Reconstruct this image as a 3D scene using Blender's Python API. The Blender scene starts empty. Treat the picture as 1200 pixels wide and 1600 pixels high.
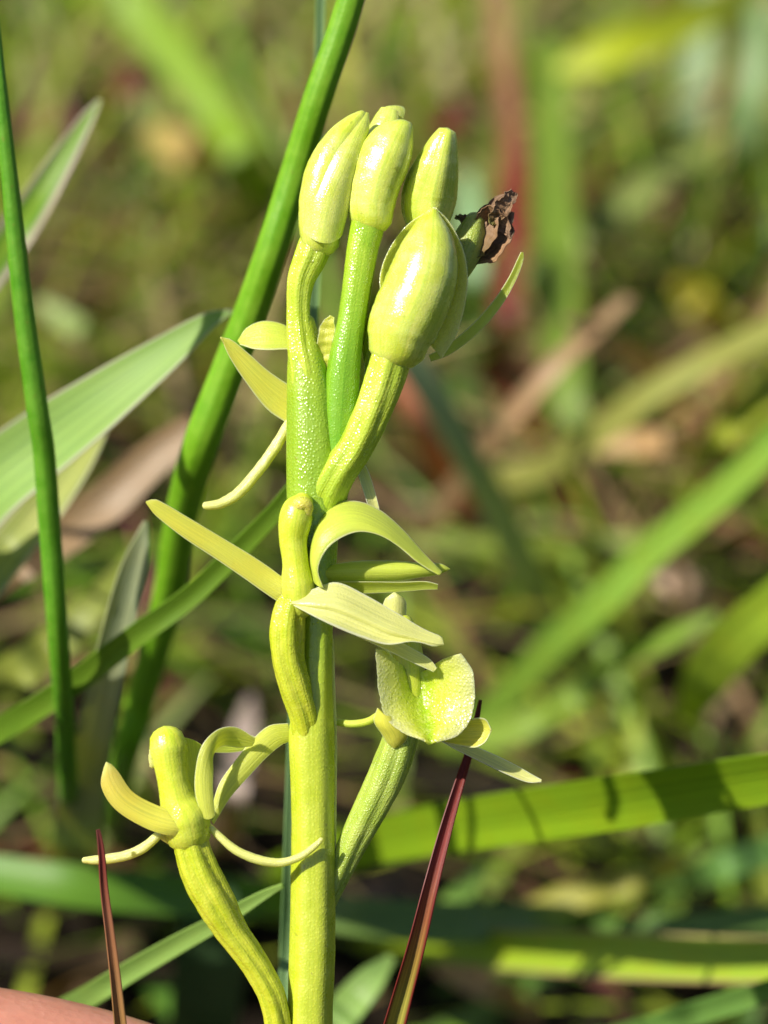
import bpy, math, random
import numpy as np
from mathutils import Vector, Matrix

random.seed(7)
RNG = np.random.default_rng(11)
SC = bpy.context.scene
COL = SC.collection

# ------------------------------------------------------------------ camera
TH = math.radians(30.0)          # camera looks 30 degrees down
HC = 0.200                       # camera height above the ground (m)
D = 0.200                        # focus distance (m)
K = 0.0002                       # tangent per photograph pixel (1200 x 1600)
PX = K * D                       # one pixel at the focal plane = 0.04 mm
FWD = np.array([0, math.cos(TH), -math.sin(TH)])
UP = np.array([0, math.sin(TH), math.cos(TH)])
RT = np.array([1.0, 0, 0])
CAM = np.array([0, 0, HC])

cam_data = bpy.data.cameras.new('camera')
cam = bpy.data.objects.new('camera', cam_data)
COL.objects.link(cam)
cam.location = CAM
cam.rotation_euler = (math.radians(60.0), 0, 0)
cam_data.sensor_fit = 'VERTICAL'
cam_data.sensor_height = 16.0
cam_data.sensor_width = 16.0
cam_data.lens = 50.0
cam_data.clip_start = 0.01
cam_data.clip_end = 100.0
cam_data.dof.use_dof = True
cam_data.dof.focus_distance = D - 0.0005
cam_data.dof.aperture_fstop = 11.0
SC.camera = cam

# ------------------------------------------------------------------ light
SUN = np.array([-0.60, -0.30, 0.74]); SUN /= np.linalg.norm(SUN)
world = bpy.data.worlds.new('World')
SC.world = world
world.use_nodes = True
nt = world.node_tree
nt.nodes.clear()
wo = nt.nodes.new('ShaderNodeOutputWorld')
bg = nt.nodes.new('ShaderNodeBackground')
sky = nt.nodes.new('ShaderNodeTexSky')
sky.sky_type = 'NISHITA'
sky.sun_disc = False
sky.sun_elevation = math.asin(SUN[2])
sky.sun_rotation = math.atan2(SUN[0], SUN[1])
bg.inputs['Strength'].default_value = 0.065
nt.links.new(sky.outputs[0], bg.inputs['Color'])
nt.links.new(bg.outputs[0], wo.inputs['Surface'])
sun_data = bpy.data.lights.new('sun', 'SUN')
sun_data.energy = 5.0
sun_data.angle = math.radians(0.5)
sun_data.color = (1.0, 0.95, 0.86)
sun = bpy.data.objects.new('sun', sun_data)
COL.objects.link(sun)
sun.location = (-0.6, -0.3, 1.0)
sun.rotation_euler = Vector(SUN).to_track_quat('Z', 'Y').to_euler()
SC.view_settings.view_transform = 'Standard'
SC.view_settings.look = 'None'
SC.view_settings.gamma = 1.0
SC.view_settings.use_curve_mapping = False
SC.view_settings.exposure = 0.5
SC.render.engine = 'CYCLES'
SC.cycles.use_denoising = True
SC.cycles.max_bounces = 10
SC.cycles.transmission_bounces = 8
SC.cycles.caustics_reflective = False
SC.cycles.caustics_refractive = False

# ------------------------------------------------------------------ space helpers
def W(pts):
    """(x, y) photograph pixel + z pixels towards the camera from the focal plane -> world"""
    p = np.asarray(pts, float)
    dep = D - p[..., 2] * PX
    return (CAM + dep[..., None] * (FWD + ((p[..., 0] - 600) * K)[..., None] * RT
                                    + ((800 - p[..., 1]) * K)[..., None] * UP))

def zground(y, lift=0.0):
    """z (pixels) at which the ray through pixel row y meets the ground"""
    v = (800 - y) * K
    dep = (HC - lift) / (math.sin(TH) - v * math.cos(TH))
    return (D - dep) / PX

def spline(pts, n):
    """Catmull-Rom through pts (any columns), n samples evenly spread by chord length"""
    p = np.asarray(pts, float)
    m = len(p)
    if m == 2:
        t = np.linspace(0, 1, n)[:, None]
        return p[0] * (1 - t) + p[1] * t
    seg = np.maximum(np.linalg.norm(np.diff(p[:, :2], axis=0), axis=1), 1e-6)
    knots = np.concatenate([[0], np.cumsum(seg)])
    s = np.linspace(0, knots[-1], n)
    i = np.clip(np.searchsorted(knots, s, 'right') - 1, 0, m - 2)
    h = (knots[i + 1] - knots[i])
    t = ((s - knots[i]) / h)[:, None]
    tan = np.zeros_like(p)
    tan[1:-1] = (p[2:] - p[:-2]) / (knots[2:] - knots[:-2])[:, None]
    tan[0] = (p[1] - p[0]) / seg[0]
    tan[-1] = (p[-1] - p[-2]) / seg[-1]
    hh = h[:, None]
    return ((2*t**3 - 3*t**2 + 1) * p[i] + (t**3 - 2*t**2 + t) * hh * tan[i]
            + (-2*t**3 + 3*t**2) * p[i + 1] + (t**3 - t**2) * hh * tan[i + 1])

def unit(a):
    return a / np.maximum(np.linalg.norm(a, axis=-1, keepdims=True), 1e-12)

class Geo:
    def __init__(s):
        s.v, s.f, s.uv = [], [], []
    def add(s, v, f, uv):
        o = len(s.v)
        s.v += [tuple(x) for x in v]
        s.f += [tuple(i + o for i in q) for q in f]
        s.uv += [tuple(x) for x in uv]

def tube_geo(pts, seg=20, n=None, ribs=0, rib=0.0, flat=1.0, round0=True, round1=True, bump=0.0, phase=0.0, twist=0.0, g=None, px=True):
    """swept tube; pts rows = x, y, z, radius in pixels"""
    g = g or Geo()
    p = np.asarray(pts, float)
    n = n or max(10, 7 * (len(p) - 1))
    s = spline(p, n)
    if px:
        c = W(s[:, :3]); r = s[:, 3] * K * (D - s[:, 2] * PX)
    else:
        c = s[:, :3]; r = s[:, 3]
    t = unit(np.gradient(c, axis=0))
    cs, rs, ts, vs = list(c), list(r), list(t), list(np.linspace(0, 1, n))
    def cap(first):
        q = 0 if first else -1
        sg = -1 if first else 1
        out = []
        for a in (25, 50, 70, 83):
            a = math.radians(a)
            out.append((c[q] + sg * t[q] * r[q] * math.sin(a) * 0.85, r[q] * math.cos(a), t[q], 0 if first else 1))
        return out
    if round0:
        for x in cap(True):
            cs.insert(0, x[0]); rs.insert(0, x[1]); ts.insert(0, x[2]); vs.insert(0, 0)
    if round1:
        for x in cap(False):
            cs.append(x[0]); rs.append(x[1]); ts.append(x[2]); vs.append(1)
    cs, rs, ts = np.array(cs), np.array(rs), np.array(ts)
    side = np.cross(ts[0], -FWD)
    if np.linalg.norm(side) < 0.1:
        side = np.cross(ts[0], UP)
    side = unit(side)
    V, UV, F = [], [], []
    m = len(cs)
    for i in range(m):
        side = unit(side - ts[i] * np.dot(side, ts[i]))
        nor = np.cross(ts[i], side)
        for j in range(seg):
            a = 2 * math.pi * j / seg
            k = 1.0
            if ribs:
                k += rib * abs(math.cos(ribs * (a + phase + twist * vs[i]) / 2)) - rib * 0.6
            if bump:
                k += bump * (math.sin(i * 1.7 + 3 * math.sin(a + i * .35)) * .6 + math.sin(a * 2 + i * .9) * .4)
            V.append(cs[i] + rs[i] * k * (math.cos(a) * side + flat * math.sin(a) * nor))
            UV.append((j / seg * 2 if j / seg < .5 else 2 - j / seg * 2, vs[i]))
    for i in range(m - 1):
        for j in range(seg):
            j2 = (j + 1) % seg
            F.append((i * seg + j, i * seg + j2, (i + 1) * seg + j2, (i + 1) * seg + j))
    V.append(cs[0] - ts[0] * rs[0] * .3); UV.append((.5, 0))
    V.append(cs[-1] + ts[-1] * rs[-1] * .3); UV.append((.5, 1))
    for j in range(seg):
        j2 = (j + 1) % seg
        F.append((len(V) - 2, j2, j))
        F.append((len(V) - 1, (m - 1) * seg + j, (m - 1) * seg + j2))
    g.add(V, F, UV)
    return g

def sheet_geo(rails, n=24, m=9, thick=4.0, wave=0.0, wfreq=7.0, seed=0, crumple=0.0, tip0=0.0, tip1=0.0, ragged=0.0, g=None):
    """surface lofted across two or more rails (x, y, z pixels) with real thickness"""
    g = g or Geo()
    R = np.array([spline(r, n) for r in rails])
    if len(rails) == 2:
        grid = np.array([R[0] * (1 - u) + R[1] * u for u in np.linspace(0, 1, m)])
    else:
        grid = np.zeros((m, n, 3))
        for i in range(n):
            col = R[:, i, :]
            # uniform parameter across so that rails meeting in a tip stay regular
            kk = len(rails)
            tt = np.linspace(0, kk - 1, m)
            ii = np.clip(tt.astype(int), 0, kk - 2)
            f = (tt - ii)[:, None]
            tan = np.zeros_like(col)
            tan[1:-1] = (col[2:] - col[:-2]) / 2
            tan[0] = col[1] - col[0]; tan[-1] = col[-1] - col[-2]
            if kk == 3:
                tan[0] = 2 * (col[1] - col[0]) - tan[1]; tan[-1] = 2 * (col[2] - col[1]) - tan[1]
            grid[:, i] = ((2*f**3 - 3*f**2 + 1) * col[ii] + (f**3 - 2*f**2 + f) * tan[ii]
                          + (-2*f**3 + 3*f**2) * col[ii + 1] + (f**3 - f**2) * tan[ii + 1])
    t_ = np.linspace(0, 1, n)
    f_ = np.ones(n)
    if tip0: f_ *= np.sqrt(np.clip(1 - np.clip((tip0 - t_) / tip0, 0, 1) ** 2, .004, 1))
    if tip1: f_ *= np.sqrt(np.clip(1 - np.clip((t_ - 1 + tip1) / tip1, 0, 1) ** 2, .004, 1))
    cen = grid.mean(axis=0, keepdims=True)
    if ragged:
        rg = np.random.default_rng(seed + 3).normal(0, ragged, (2, n))
        u_ = np.linspace(-1, 1, m)
        k_ = 1 + np.where(u_[:, None] < 0, rg[0], rg[1]) * np.abs(u_[:, None]) ** 3
        grid = cen + (grid - cen) * k_[..., None]
    grid = cen + (grid - cen) * f_[None, :, None]
    scale = (D - grid[..., 2] * PX) * K
    P = W(grid)
    du = np.gradient(P, axis=0); dv = np.gradient(P, axis=1)
    N = unit(np.cross(du, dv) + 1e-12)
    # steady normals where the sheet pinches to a tip
    U, Vv = np.meshgrid(np.linspace(-1, 1, m), np.linspace(0, 1, n), indexing='ij')
    if wave:
        ph = seed * 1.3
        P = P + N * (wave * scale * (np.sin(Vv * wfreq + ph) * (0.4 + 0.6 * np.abs(U)) + 0.5 * np.sin(Vv * wfreq * 2.3 + 2 * ph + U * 2)))[..., None]
    if crumple:
        rr = np.random.default_rng(seed + 5)
        P = P + rr.normal(0, 1, P.shape) * (crumple * scale)[..., None]
    th = (thick / 2 * (0.35 + 0.65 * np.sqrt(np.maximum(0, 1 - U**2))) * scale)[..., None]
    top, bot = P + N * th, P - N * th
    V = np.concatenate([top.reshape(-1, 3), bot.reshape(-1, 3)])
    uv = np.stack([(U + 1) / 2, Vv], -1).reshape(-1, 2)
    uv = np.concatenate([uv, uv])
    F = []
    o = m * n
    idx = lambda a, b: a * n + b
    for a in range(m - 1):
        for b in range(n - 1):
            F.append((idx(a, b), idx(a + 1, b), idx(a + 1, b + 1), idx(a, b + 1)))
            F.append((o + idx(a, b), o + idx(a, b + 1), o + idx(a + 1, b + 1), o + idx(a + 1, b)))
    for b in range(n - 1):
        F.append((idx(0, b), idx(0, b + 1), o + idx(0, b + 1), o + idx(0, b)))
        F.append((idx(m - 1, b + 1), idx(m - 1, b), o + idx(m - 1, b), o + idx(m - 1, b + 1)))
    for a in range(m - 1):
        F.append((idx(a + 1, 0), idx(a, 0), o + idx(a, 0), o + idx(a + 1, 0)))
        F.append((idx(a, n - 1), idx(a + 1, n - 1), o + idx(a + 1, n - 1), o + idx(a, n - 1)))
    g.add(V, F, uv)
    return g

def strip_rails(pts, widths, roll=0.0, fold=0.0):
    """centre line + visible widths -> three rails; roll tilts it away, fold makes a channel"""
    n = max(12, 5 * len(pts))
    p = spline(np.column_stack([np.asarray(pts, float), widths]), n)
    t = np.gradient(p[:, :2], axis=0)
    t /= np.maximum(np.linalg.norm(t, axis=1, keepdims=True), 1e-9)
    sd = np.column_stack([-t[:, 1], t[:, 0]])
    w = np.maximum(p[:, 3], 0.6) / 2
    sc = (D - p[:, 2] * PX) / D
    dz = np.tan(math.radians(roll)) * w * sc if np.isscalar(roll) else np.tan(np.radians(np.interp(np.linspace(0, 1, n), np.linspace(0, 1, len(roll)), roll))) * w * sc
    A = np.column_stack([p[:, :2] + sd * w[:, None], p[:, 2] + dz])
    B = np.column_stack([p[:, :2] - sd * w[:, None], p[:, 2] - dz])
    M = np.column_stack([p[:, :2], p[:, 2] - fold * w * sc])
    return [A, M, B]

def strip_geo(pts, widths, roll=0.0, fold=0.0, n=26, m=7, thick=5.0, **kw):
    return sheet_geo(strip_rails(pts, widths, roll, fold), n=n, m=m, thick=thick, **kw)

# ------------------------------------------------------------------ objects
def link(name, g, mat, parent=None, base=None, subsurf=0):
    """one mesh object; base = world point of its origin (children use their parent's)"""
    v = np.asarray(g.v, float)
    if parent is not None:
        base = np.array(parent['_base'])
    elif base is None:
        base = v[np.argmin(v[:, 2])].copy()
    me = bpy.data.meshes.new(name)
    me.from_pydata([tuple(x) for x in (v - base)], [], g.f)
    uvl = me.uv_layers.new(name='UVMap')
    li = np.empty(len(me.loops), np.int32)
    me.loops.foreach_get('vertex_index', li)
    uvl.data.foreach_set('uv', np.asarray(g.uv, np.float32)[li].ravel())
    me.polygons.foreach_set('use_smooth', [True] * len(me.polygons))
    me.update()
    me.set_sharp_from_angle(angle=math.radians(50))
    me.materials.append(mat)
    o = bpy.data.objects.new(name, me)
    COL.objects.link(o)
    o['_base'] = [float(x) for x in base]
    if parent is not None:
        o.parent = parent
    else:
        o.location = base
    if subsurf:
        mod = o.modifiers.new('smooth', 'SUBSURF'); mod.levels = mod.render_levels = subsurf
    return o

def tag(o, label, cat=None, group=None, kind=None):
    if label: o['label'] = label
    if cat: o['category'] = cat
    if group: o['group'] = group
    if kind: o['kind'] = kind
    return o

# ------------------------------------------------------------------ materials
class NT:
    def __init__(s, name):
        s.m = bpy.data.materials.new(name); s.m.use_nodes = True
        s.t = s.m.node_tree; s.t.nodes.clear()
        s.out = s.t.nodes.new('ShaderNodeOutputMaterial')
    def n(s, kind, **inp):
        x = s.t.nodes.new('ShaderNode' + kind)
        for k, v in inp.items():
            if k.startswith('_'): setattr(x, k[1:], v)
            else: x.inputs[k.replace('__', ' ')].default_value = v
        return x
    def l(s, a, b): s.t.links.new(a, b)
    def mixc(s, fac, a, b, mode='MIX'):
        x = s.t.nodes.new('ShaderNodeMix'); x.data_type = 'RGBA'; x.blend_type = mode
        for sock, val in ((x.inputs[0], fac), (x.inputs[6], a), (x.inputs[7], b)):
            if hasattr(val, 'is_output'): s.l(val, sock)
            elif isinstance(val, (int, float)): sock.default_value = val
            else: sock.default_value = (*val, 1) if len(val) == 3 else val
        return x.outputs[2]
    def ramp(s, fac, stops):
        x = s.t.nodes.new('ShaderNodeValToRGB')
        el = x.color_ramp.elements
        while len(el) < len(stops): el.new(0.5)
        for e, (p, c) in zip(el, stops):
            e.position = p; e.color = (*c, 1) if len(c) == 3 else c
        s.l(fac, x.inputs[0])
        return x.outputs[0]

_cache = {}
def leaf(col, trans=0.45, rough=0.42, vein=0.35, spec=0.4, tip=None, tcol=None, key='', mott=0.35, edge=None, edge_w=.08, mid=None, cell=0.0, sss=0.0):
    """thin green tissue: gloss over diffuse, light coming through, veins along its length"""
    k = (tuple(col), trans, rough, vein, spec, tuple(tip) if tip else None, tuple(tcol) if tcol else None, mott, tuple(edge) if edge else None, edge_w, tuple(mid) if mid else None, cell, sss)
    if k in _cache: return _cache[k]
    N = NT('leaf_tissue')
    uv = N.n('UVMap'); geo = N.n('NewGeometry')
    tc = N.n('TexCoord')
    mp = N.n('Mapping'); mp.inputs['Scale'].default_value = (22, 1.2, 1)
    N.l(uv.outputs[0], mp.inputs[0])
    oi = N.n('ObjectInfo')
    addv = N.n('VectorMath', _operation='ADD'); N.l(mp.outputs[0], addv.inputs[0])
    cmb = N.n('CombineXYZ'); N.l(oi.outputs['Random'], cmb.inputs[2])
    sc2 = N.n('VectorMath', _operation='SCALE'); N.l(cmb.outputs[0], sc2.inputs[0]); sc2.inputs[3].default_value = 50
    N.l(sc2.outputs[0], addv.inputs[1])
    ns = N.n('TexNoise', Scale=1.0, Detail=3.0, Roughness=.6); N.l(addv.outputs[0], ns.inputs['Vector'])
    nm = N.n('TexNoise', Scale=420.0, Detail=4.0, Roughness=.6); N.l(geo.outputs['Position'], nm.inputs['Vector'])
    base = N.mixc(0, col, col)
    sep = N.n('SeparateXYZ'); N.l(uv.outputs[0], sep.inputs[0])
    if tip:
        base = N.ramp(sep.outputs[1], tip)
    c0 = base
    hi = N.mixc(1.0, c0, (1 + 1.1 * vein, 1 + .9 * vein, 1 + .8 * vein), 'MULTIPLY')
    lo = N.mixc(1.0, c0, (1 - .6 * vein, 1 - .5 * vein, 1 - .5 * vein), 'MULTIPLY')
    c1 = N.mixc(N.ramp(ns.outputs[0], [(.3, (0, 0, 0)), (.7, (1, 1, 1))]), lo, hi)
    spot = N.mixc(1.0, c1, (1.08, .96, .8), 'MULTIPLY')
    fm = N.n('Math', _operation='MULTIPLY'); N.l(N.ramp(nm.outputs[0], [(.42, (0, 0, 0)), (.68, (1, 1, 1))]), fm.inputs[0]); fm.inputs[1].default_value = mott
    c2 = N.mixc(fm.outputs[0], c1, spot)
    if edge or mid:
        # distance from the midrib, 0 at the middle, 1 at the margins
        sb = N.n('Math', _operation='SUBTRACT'); N.l(sep.outputs[0], sb.inputs[0]); sb.inputs[1].default_value = .5
        ab = N.n('Math', _operation='ABSOLUTE'); N.l(sb.outputs[0], ab.inputs[0])
        m2 = N.n('Math', _operation='MULTIPLY'); N.l(ab.outputs[0], m2.inputs[0]); m2.inputs[1].default_value = 2
        if edge: c2 = N.mixc(N.ramp(m2.outputs[0], [(1 - edge_w * 2, (0, 0, 0)), (1 - edge_w * .6, (1, 1, 1))]), c2, edge)
        if mid: c2 = N.mixc(N.ramp(m2.outputs[0], [(.03, (1, 1, 1)), (.16, (0, 0, 0))]), c2, mid)
    bp = N.n('Bump', Strength=.5, Distance=.00012); N.l(ns.outputs[0], bp.inputs['Height'])
    pr = N.n('BsdfPrincipled', Roughness=rough); N.l(c2, pr.inputs['Base Color'])
    pr.inputs['Specular IOR Level'].default_value = spec
    if cell:
        vo = N.n('TexVoronoi', Scale=6500.0); N.l(geo.outputs['Position'], vo.inputs['Vector'])
        b2 = N.n('Bump', Strength=cell, Distance=.00005); N.l(N.ramp(vo.outputs['Distance'], [(.0, (1, 1, 1)), (.6, (0, 0, 0))]), b2.inputs['Height'])
        N.l(bp.outputs[0], b2.inputs['Normal']); bp = b2
    N.l(bp.outputs[0], pr.inputs['Normal'])
    tr = N.n('BsdfTranslucent')
    tcx = N.mixc(1.0, c2, tcol or (1.35, 1.25, .6), 'MULTIPLY')
    N.l(tcx, tr.inputs[0])
    if sss:      # thin wet flesh: the light walks through the real thickness of the sheet
        pr.inputs['Subsurface Weight'].default_value = sss
        pr.inputs['Subsurface Radius'].default_value = (1.0, 1.0, .45)
        pr.inputs['Subsurface Scale'].default_value = .0007
    mx = N.n('MixShader'); mx.inputs[0].default_value = trans
    N.l(pr.outputs[0], mx.inputs[1]); N.l(tr.outputs[0], mx.inputs[2])
    N.l(mx.outputs[0], N.out.inputs[0])
    _cache[k] = N.m
    return N.m

def flesh(name, col, col2, rough=.3, cell=7500, bump=.6, sss=.5, spec=.5, ribs=0.0, grad=None, speck=0.15, radius=(1.0, .9, .12), lump=.00008, coat=0.0, cellramp=None, streak=.75):
    """juicy stem and bud tissue: light soaks in, wet sparkle from the cell bumps"""
    N = NT(name)
    geo = N.n('NewGeometry'); uv = N.n('UVMap')
    sep = N.n('SeparateXYZ'); N.l(uv.outputs[0], sep.inputs[0])
    nz = N.n('TexNoise', Scale=650.0, Detail=4.0, Roughness=.62); N.l(geo.outputs['Position'], nz.inputs['Vector'])
    c = N.mixc(N.ramp(nz.outputs[0], [(.32, (0, 0, 0)), (.68, (1, 1, 1))]), col, col2)
    if grad:
        c = N.mixc(N.ramp(sep.outputs[1], [(p, (f, f, f)) for p, f in grad[1]]), c, grad[0])
    vo = N.n('TexVoronoi', Scale=float(cell)); N.l(geo.outputs['Position'], vo.inputs['Vector'])
    sp = N.ramp(vo.outputs['Distance'], [(.0, (1, 1, 1)), (.55, (0, 0, 0))])
    pale = N.mixc(1.0, c, (1.25, 1.2, 1.9), 'MULTIPLY')
    fm = N.n('Math', _operation='MULTIPLY'); N.l(sp, fm.inputs[0]); fm.inputs[1].default_value = speck
    c = N.mixc(fm.outputs[0], c, pale)
    fk = N.n('TexNoise', Scale=2100.0, Detail=2.0, Roughness=.4); N.l(geo.outputs['Position'], fk.inputs['Vector'])
    c = N.mixc(N.ramp(fk.outputs[0], [(.70, (0, 0, 0)), (.76, (.45, .45, .45))]), c, (.22, .19, .03))
    mp = N.n('Mapping'); mp.inputs['Scale'].default_value = (26, 1.5, 1); N.l(uv.outputs[0], mp.inputs[0])
    ln = N.n('TexNoise', Scale=1.0, Detail=3.0); N.l(mp.outputs[0], ln.inputs['Vector'])
    c = N.mixc(N.ramp(ln.outputs[0], [(.35, (0, 0, 0)), (.68, (streak,) * 3)]), c, N.mixc(1.0, c, (.70, .85, .55), 'MULTIPLY'))
    b1 = N.n('Bump', Strength=bump, Distance=.00006); N.l(sp, b1.inputs['Height'])
    if cellramp:      # the cells stand out more on some stretches of the axis
        cr = N.ramp(sep.outputs[1], [(p, (f, f, f)) for p, f in cellramp]); N.l(cr, b1.inputs['Strength'])
    b2 = N.n('Bump', Strength=.3, Distance=lump); N.l(nz.outputs[0], b2.inputs['Height']); N.l(b1.outputs[0], b2.inputs['Normal'])
    b3 = N.n('Bump', Strength=.2 + ribs, Distance=.00012); N.l(ln.outputs[0], b3.inputs['Height']); N.l(b2.outputs[0], b3.inputs['Normal'])
    pr = N.n('BsdfPrincipled'); N.l(c, pr.inputs['Base Color'])
    rr = N.ramp(nz.outputs[0], [(.3, (rough * .7,) * 3), (.7, (rough * 1.4,) * 3)]); N.l(rr, pr.inputs['Roughness'])
    pr.inputs['Specular IOR Level'].default_value = spec
    pr.inputs['Subsurface Weight'].default_value = sss
    pr.inputs['Coat Weight'].default_value = coat; pr.inputs['Coat Roughness'].default_value = .28
    pr.inputs['Subsurface Radius'].default_value = radius
    pr.inputs['Subsurface Scale'].default_value = .0009
    N.l(b3.outputs[0], pr.inputs['Normal'])
    N.l(pr.outputs[0], N.out.inputs[0])
    return N.m

# plant tissue
STEM = flesh('stem_tissue', (.48, .53, .022), (.58, .61, .05), rough=.3, cell=5200, bump=.34, sss=.4, speck=.6, ribs=.0, spec=.8, streak=.4, cellramp=[(0, .3), (.84, .3), (.89, .62), (1, .6)],
             grad=((.25, .41, .02), [(0, .2), (.6, .1), (.80, .15), (.87, .85), (.96, .9), (1, .3)]))
STALK = flesh('stalk_tissue', (.30, .46, .02), (.42, .54, .04), rough=.24, cell=6200, bump=.36, sss=.3, speck=.6, spec=.7,
              grad=((.14, .36, .015), [(0, .9), (.6, .6), (.85, 0)]))
PEDI = flesh('pedicel_tissue', (.44, .54, .025), (.58, .65, .07), rough=.22, cell=5600, bump=.4, sss=.3, ribs=.4, spec=.8, speck=.4,
             grad=((.34, .50, .03), [(0, .8), (.5, 0)]))
OVARY = flesh('ovary_tissue', (.46, .51, .015), (.60, .60, .05), rough=.27, cell=5600, bump=.35, sss=.35, ribs=.4, spec=.6, speck=.35)
BUD = flesh('bud_tissue', (.57, .63, .05), (.69, .72, .15), rough=.25, cell=7000, bump=.22, sss=.45, spec=.8, lump=.00006, coat=.6, speck=.35)
COLUMN = flesh('column_tissue', (.57, .62, .035), (.66, .69, .09), rough=.28, cell=6500, bump=.25, sss=.45, lump=.00004, speck=.3)
PETAL = leaf((.68, .74, .105), trans=.22, rough=.3, vein=.2, spec=.5, tcol=(1.1, 1.1, .8), mott=.15, cell=.2, sss=.6, edge=(.80, .82, .32), edge_w=.045)
PETAL_Y = leaf((.71, .71, .095), trans=.22, rough=.3, vein=.2, spec=.5, tcol=(1.1, 1.1, .8), mott=.6, cell=.2, sss=.6, edge=(.80, .82, .32), edge_w=.045)
PETAL_W = leaf((.80, .81, .25), trans=.22, rough=.26, vein=.22, spec=.7, tcol=(1.1, 1.1, .8), mott=.1, cell=.3, sss=.5, edge=(.86, .87, .5), edge_w=.045)
PETAL_G = leaf((.60, .71, .085), trans=.22, rough=.32, vein=.12, spec=.45, tcol=(1.1, 1.1, .8), mott=.15, cell=.2, sss=.6, edge=(.80, .82, .32), edge_w=.045)
MEMB = leaf((.72, .78, .22), trans=.15, rough=.22, vein=.1, spec=.7, tcol=(1.1, 1.1, .8), mott=.1, cell=.6, sss=1.0)

def lip_material():
    N = NT('lip_tissue')
    uv = N.n('UVMap'); geo = N.n('NewGeometry')
    sep = N.n('SeparateXYZ'); N.l(uv.outputs[0], sep.inputs[0])
    sb = N.n('Math', _operation='SUBTRACT'); N.l(sep.outputs[0], sb.inputs[0]); sb.inputs[1].default_value = .5
    ab = N.n('Math', _operation='ABSOLUTE'); N.l(sb.outputs[0], ab.inputs[0])
    nz = N.n('TexNoise', Scale=900.0, Detail=3.0); N.l(geo.outputs['Position'], nz.inputs['Vector'])
    ad = N.n('Math', _operation='MULTIPLY_ADD'); N.l(nz.outputs[0], ad.inputs[0]); ad.inputs[1].default_value = .14; N.l(ab.outputs[0], ad.inputs[2])
    c = N.ramp(ad.outputs[0], [(.08, (.36, .54, .015)), (.22, (.54, .64, .05)), (.38, (.66, .71, .13)), (.54, (.76, .79, .25))])
    vo = N.n('TexVoronoi', Scale=5200.0); N.l(geo.outputs['Position'], vo.inputs['Vector'])
    sp = N.ramp(vo.outputs['Distance'], [(.0, (1, 1, 1)), (.6, (0, 0, 0))])
    bp = N.n('Bump', Strength=.8, Distance=.000045); N.l(sp, bp.inputs['Height'])
    c = N.mixc(N.ramp(vo.outputs['Color'], [(.55, (0, 0, 0)), (.95, (.35, .35, .35))]), c, (.80, .83, .32))
    pr = N.n('BsdfPrincipled', Roughness=.3); N.l(c, pr.inputs['Base Color']); N.l(bp.outputs[0], pr.inputs['Normal'])
    pr.inputs['Specular IOR Level'].default_value = .6
    tr = N.n('BsdfTranslucent'); N.l(N.mixc(1, c, (1.2, 1.2, .7), 'MULTIPLY'), tr.inputs[0])
    mx = N.n('MixShader'); pr.inputs['Subsurface Weight'].default_value = .9; pr.inputs['Subsurface Radius'].default_value = (1, 1, .4); pr.inputs['Subsurface Scale'].default_value = .0006
    mx.inputs[0].default_value = .12
    N.l(pr.outputs[0], mx.inputs[1]); N.l(tr.outputs[0], mx.inputs[2]); N.l(mx.outputs[0], N.out.inputs[0])
    return N.m
LIP = lip_material()
DRY = leaf((.2, .12, .06), trans=.25, rough=.55, vein=.7, spec=.3, tcol=(1.2, .9, .6), mott=.6, tip=[(0, (.26, .26, .07)), (.16, (.20, .14, .06)), (.4, (.24, .15, .08)), (1, (.30, .20, .13))])

def soil_material():
    N = NT('damp_soil')
    geo = N.n('NewGeometry')
    n1 = N.n('TexNoise', Scale=38.0, Detail=8.0, Roughness=.65); N.l(geo.outputs['Position'], n1.inputs['Vector'])
    n2 = N.n('TexNoise', Scale=240.0, Detail=6.0, Roughness=.7); N.l(geo.outputs['Position'], n2.inputs['Vector'])
    c = N.ramp(n1.outputs[0], [(.3, (.004, .003, .002)), (.5, (.010, .007, .004)), (.62, (.022, .014, .008)), (.75, (.016, .02, .006))])
    c = N.mixc(N.ramp(n2.outputs[0], [(.45, (0, 0, 0)), (.75, (.6, .6, .6))]), c, (.03, .019, .010))
    bp = N.n('Bump', Strength=1.0, Distance=.004); N.l(n2.outputs[0], bp.inputs['Height'])
    pr = N.n('BsdfPrincipled', Roughness=.9); pr.inputs['Specular IOR Level'].default_value = .12; N.l(c, pr.inputs['Base Color']); N.l(bp.outputs[0], pr.inputs['Normal'])
    N.l(pr.outputs[0], N.out.inputs[0])
    return N.m

def stuff_material(name, trans=.4, rough=.5):
    N = NT(name)
    at = N.t.nodes.new('ShaderNodeAttribute'); at.attribute_name = 'tint'
    pr = N.n('BsdfPrincipled', Roughness=rough); N.l(at.outputs['Color'], pr.inputs['Base Color'])
    tr = N.n('BsdfTranslucent'); N.l(N.mixc(1, at.outputs['Color'], (1.3, 1.25, .6), 'MULTIPLY'), tr.inputs[0])
    mx = N.n('MixShader'); mx.inputs[0].default_value = trans
    N.l(pr.outputs[0], mx.inputs[1]); N.l(tr.outputs[0], mx.inputs[2]); N.l(mx.outputs[0], N.out.inputs[0])
    return N.m

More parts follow.
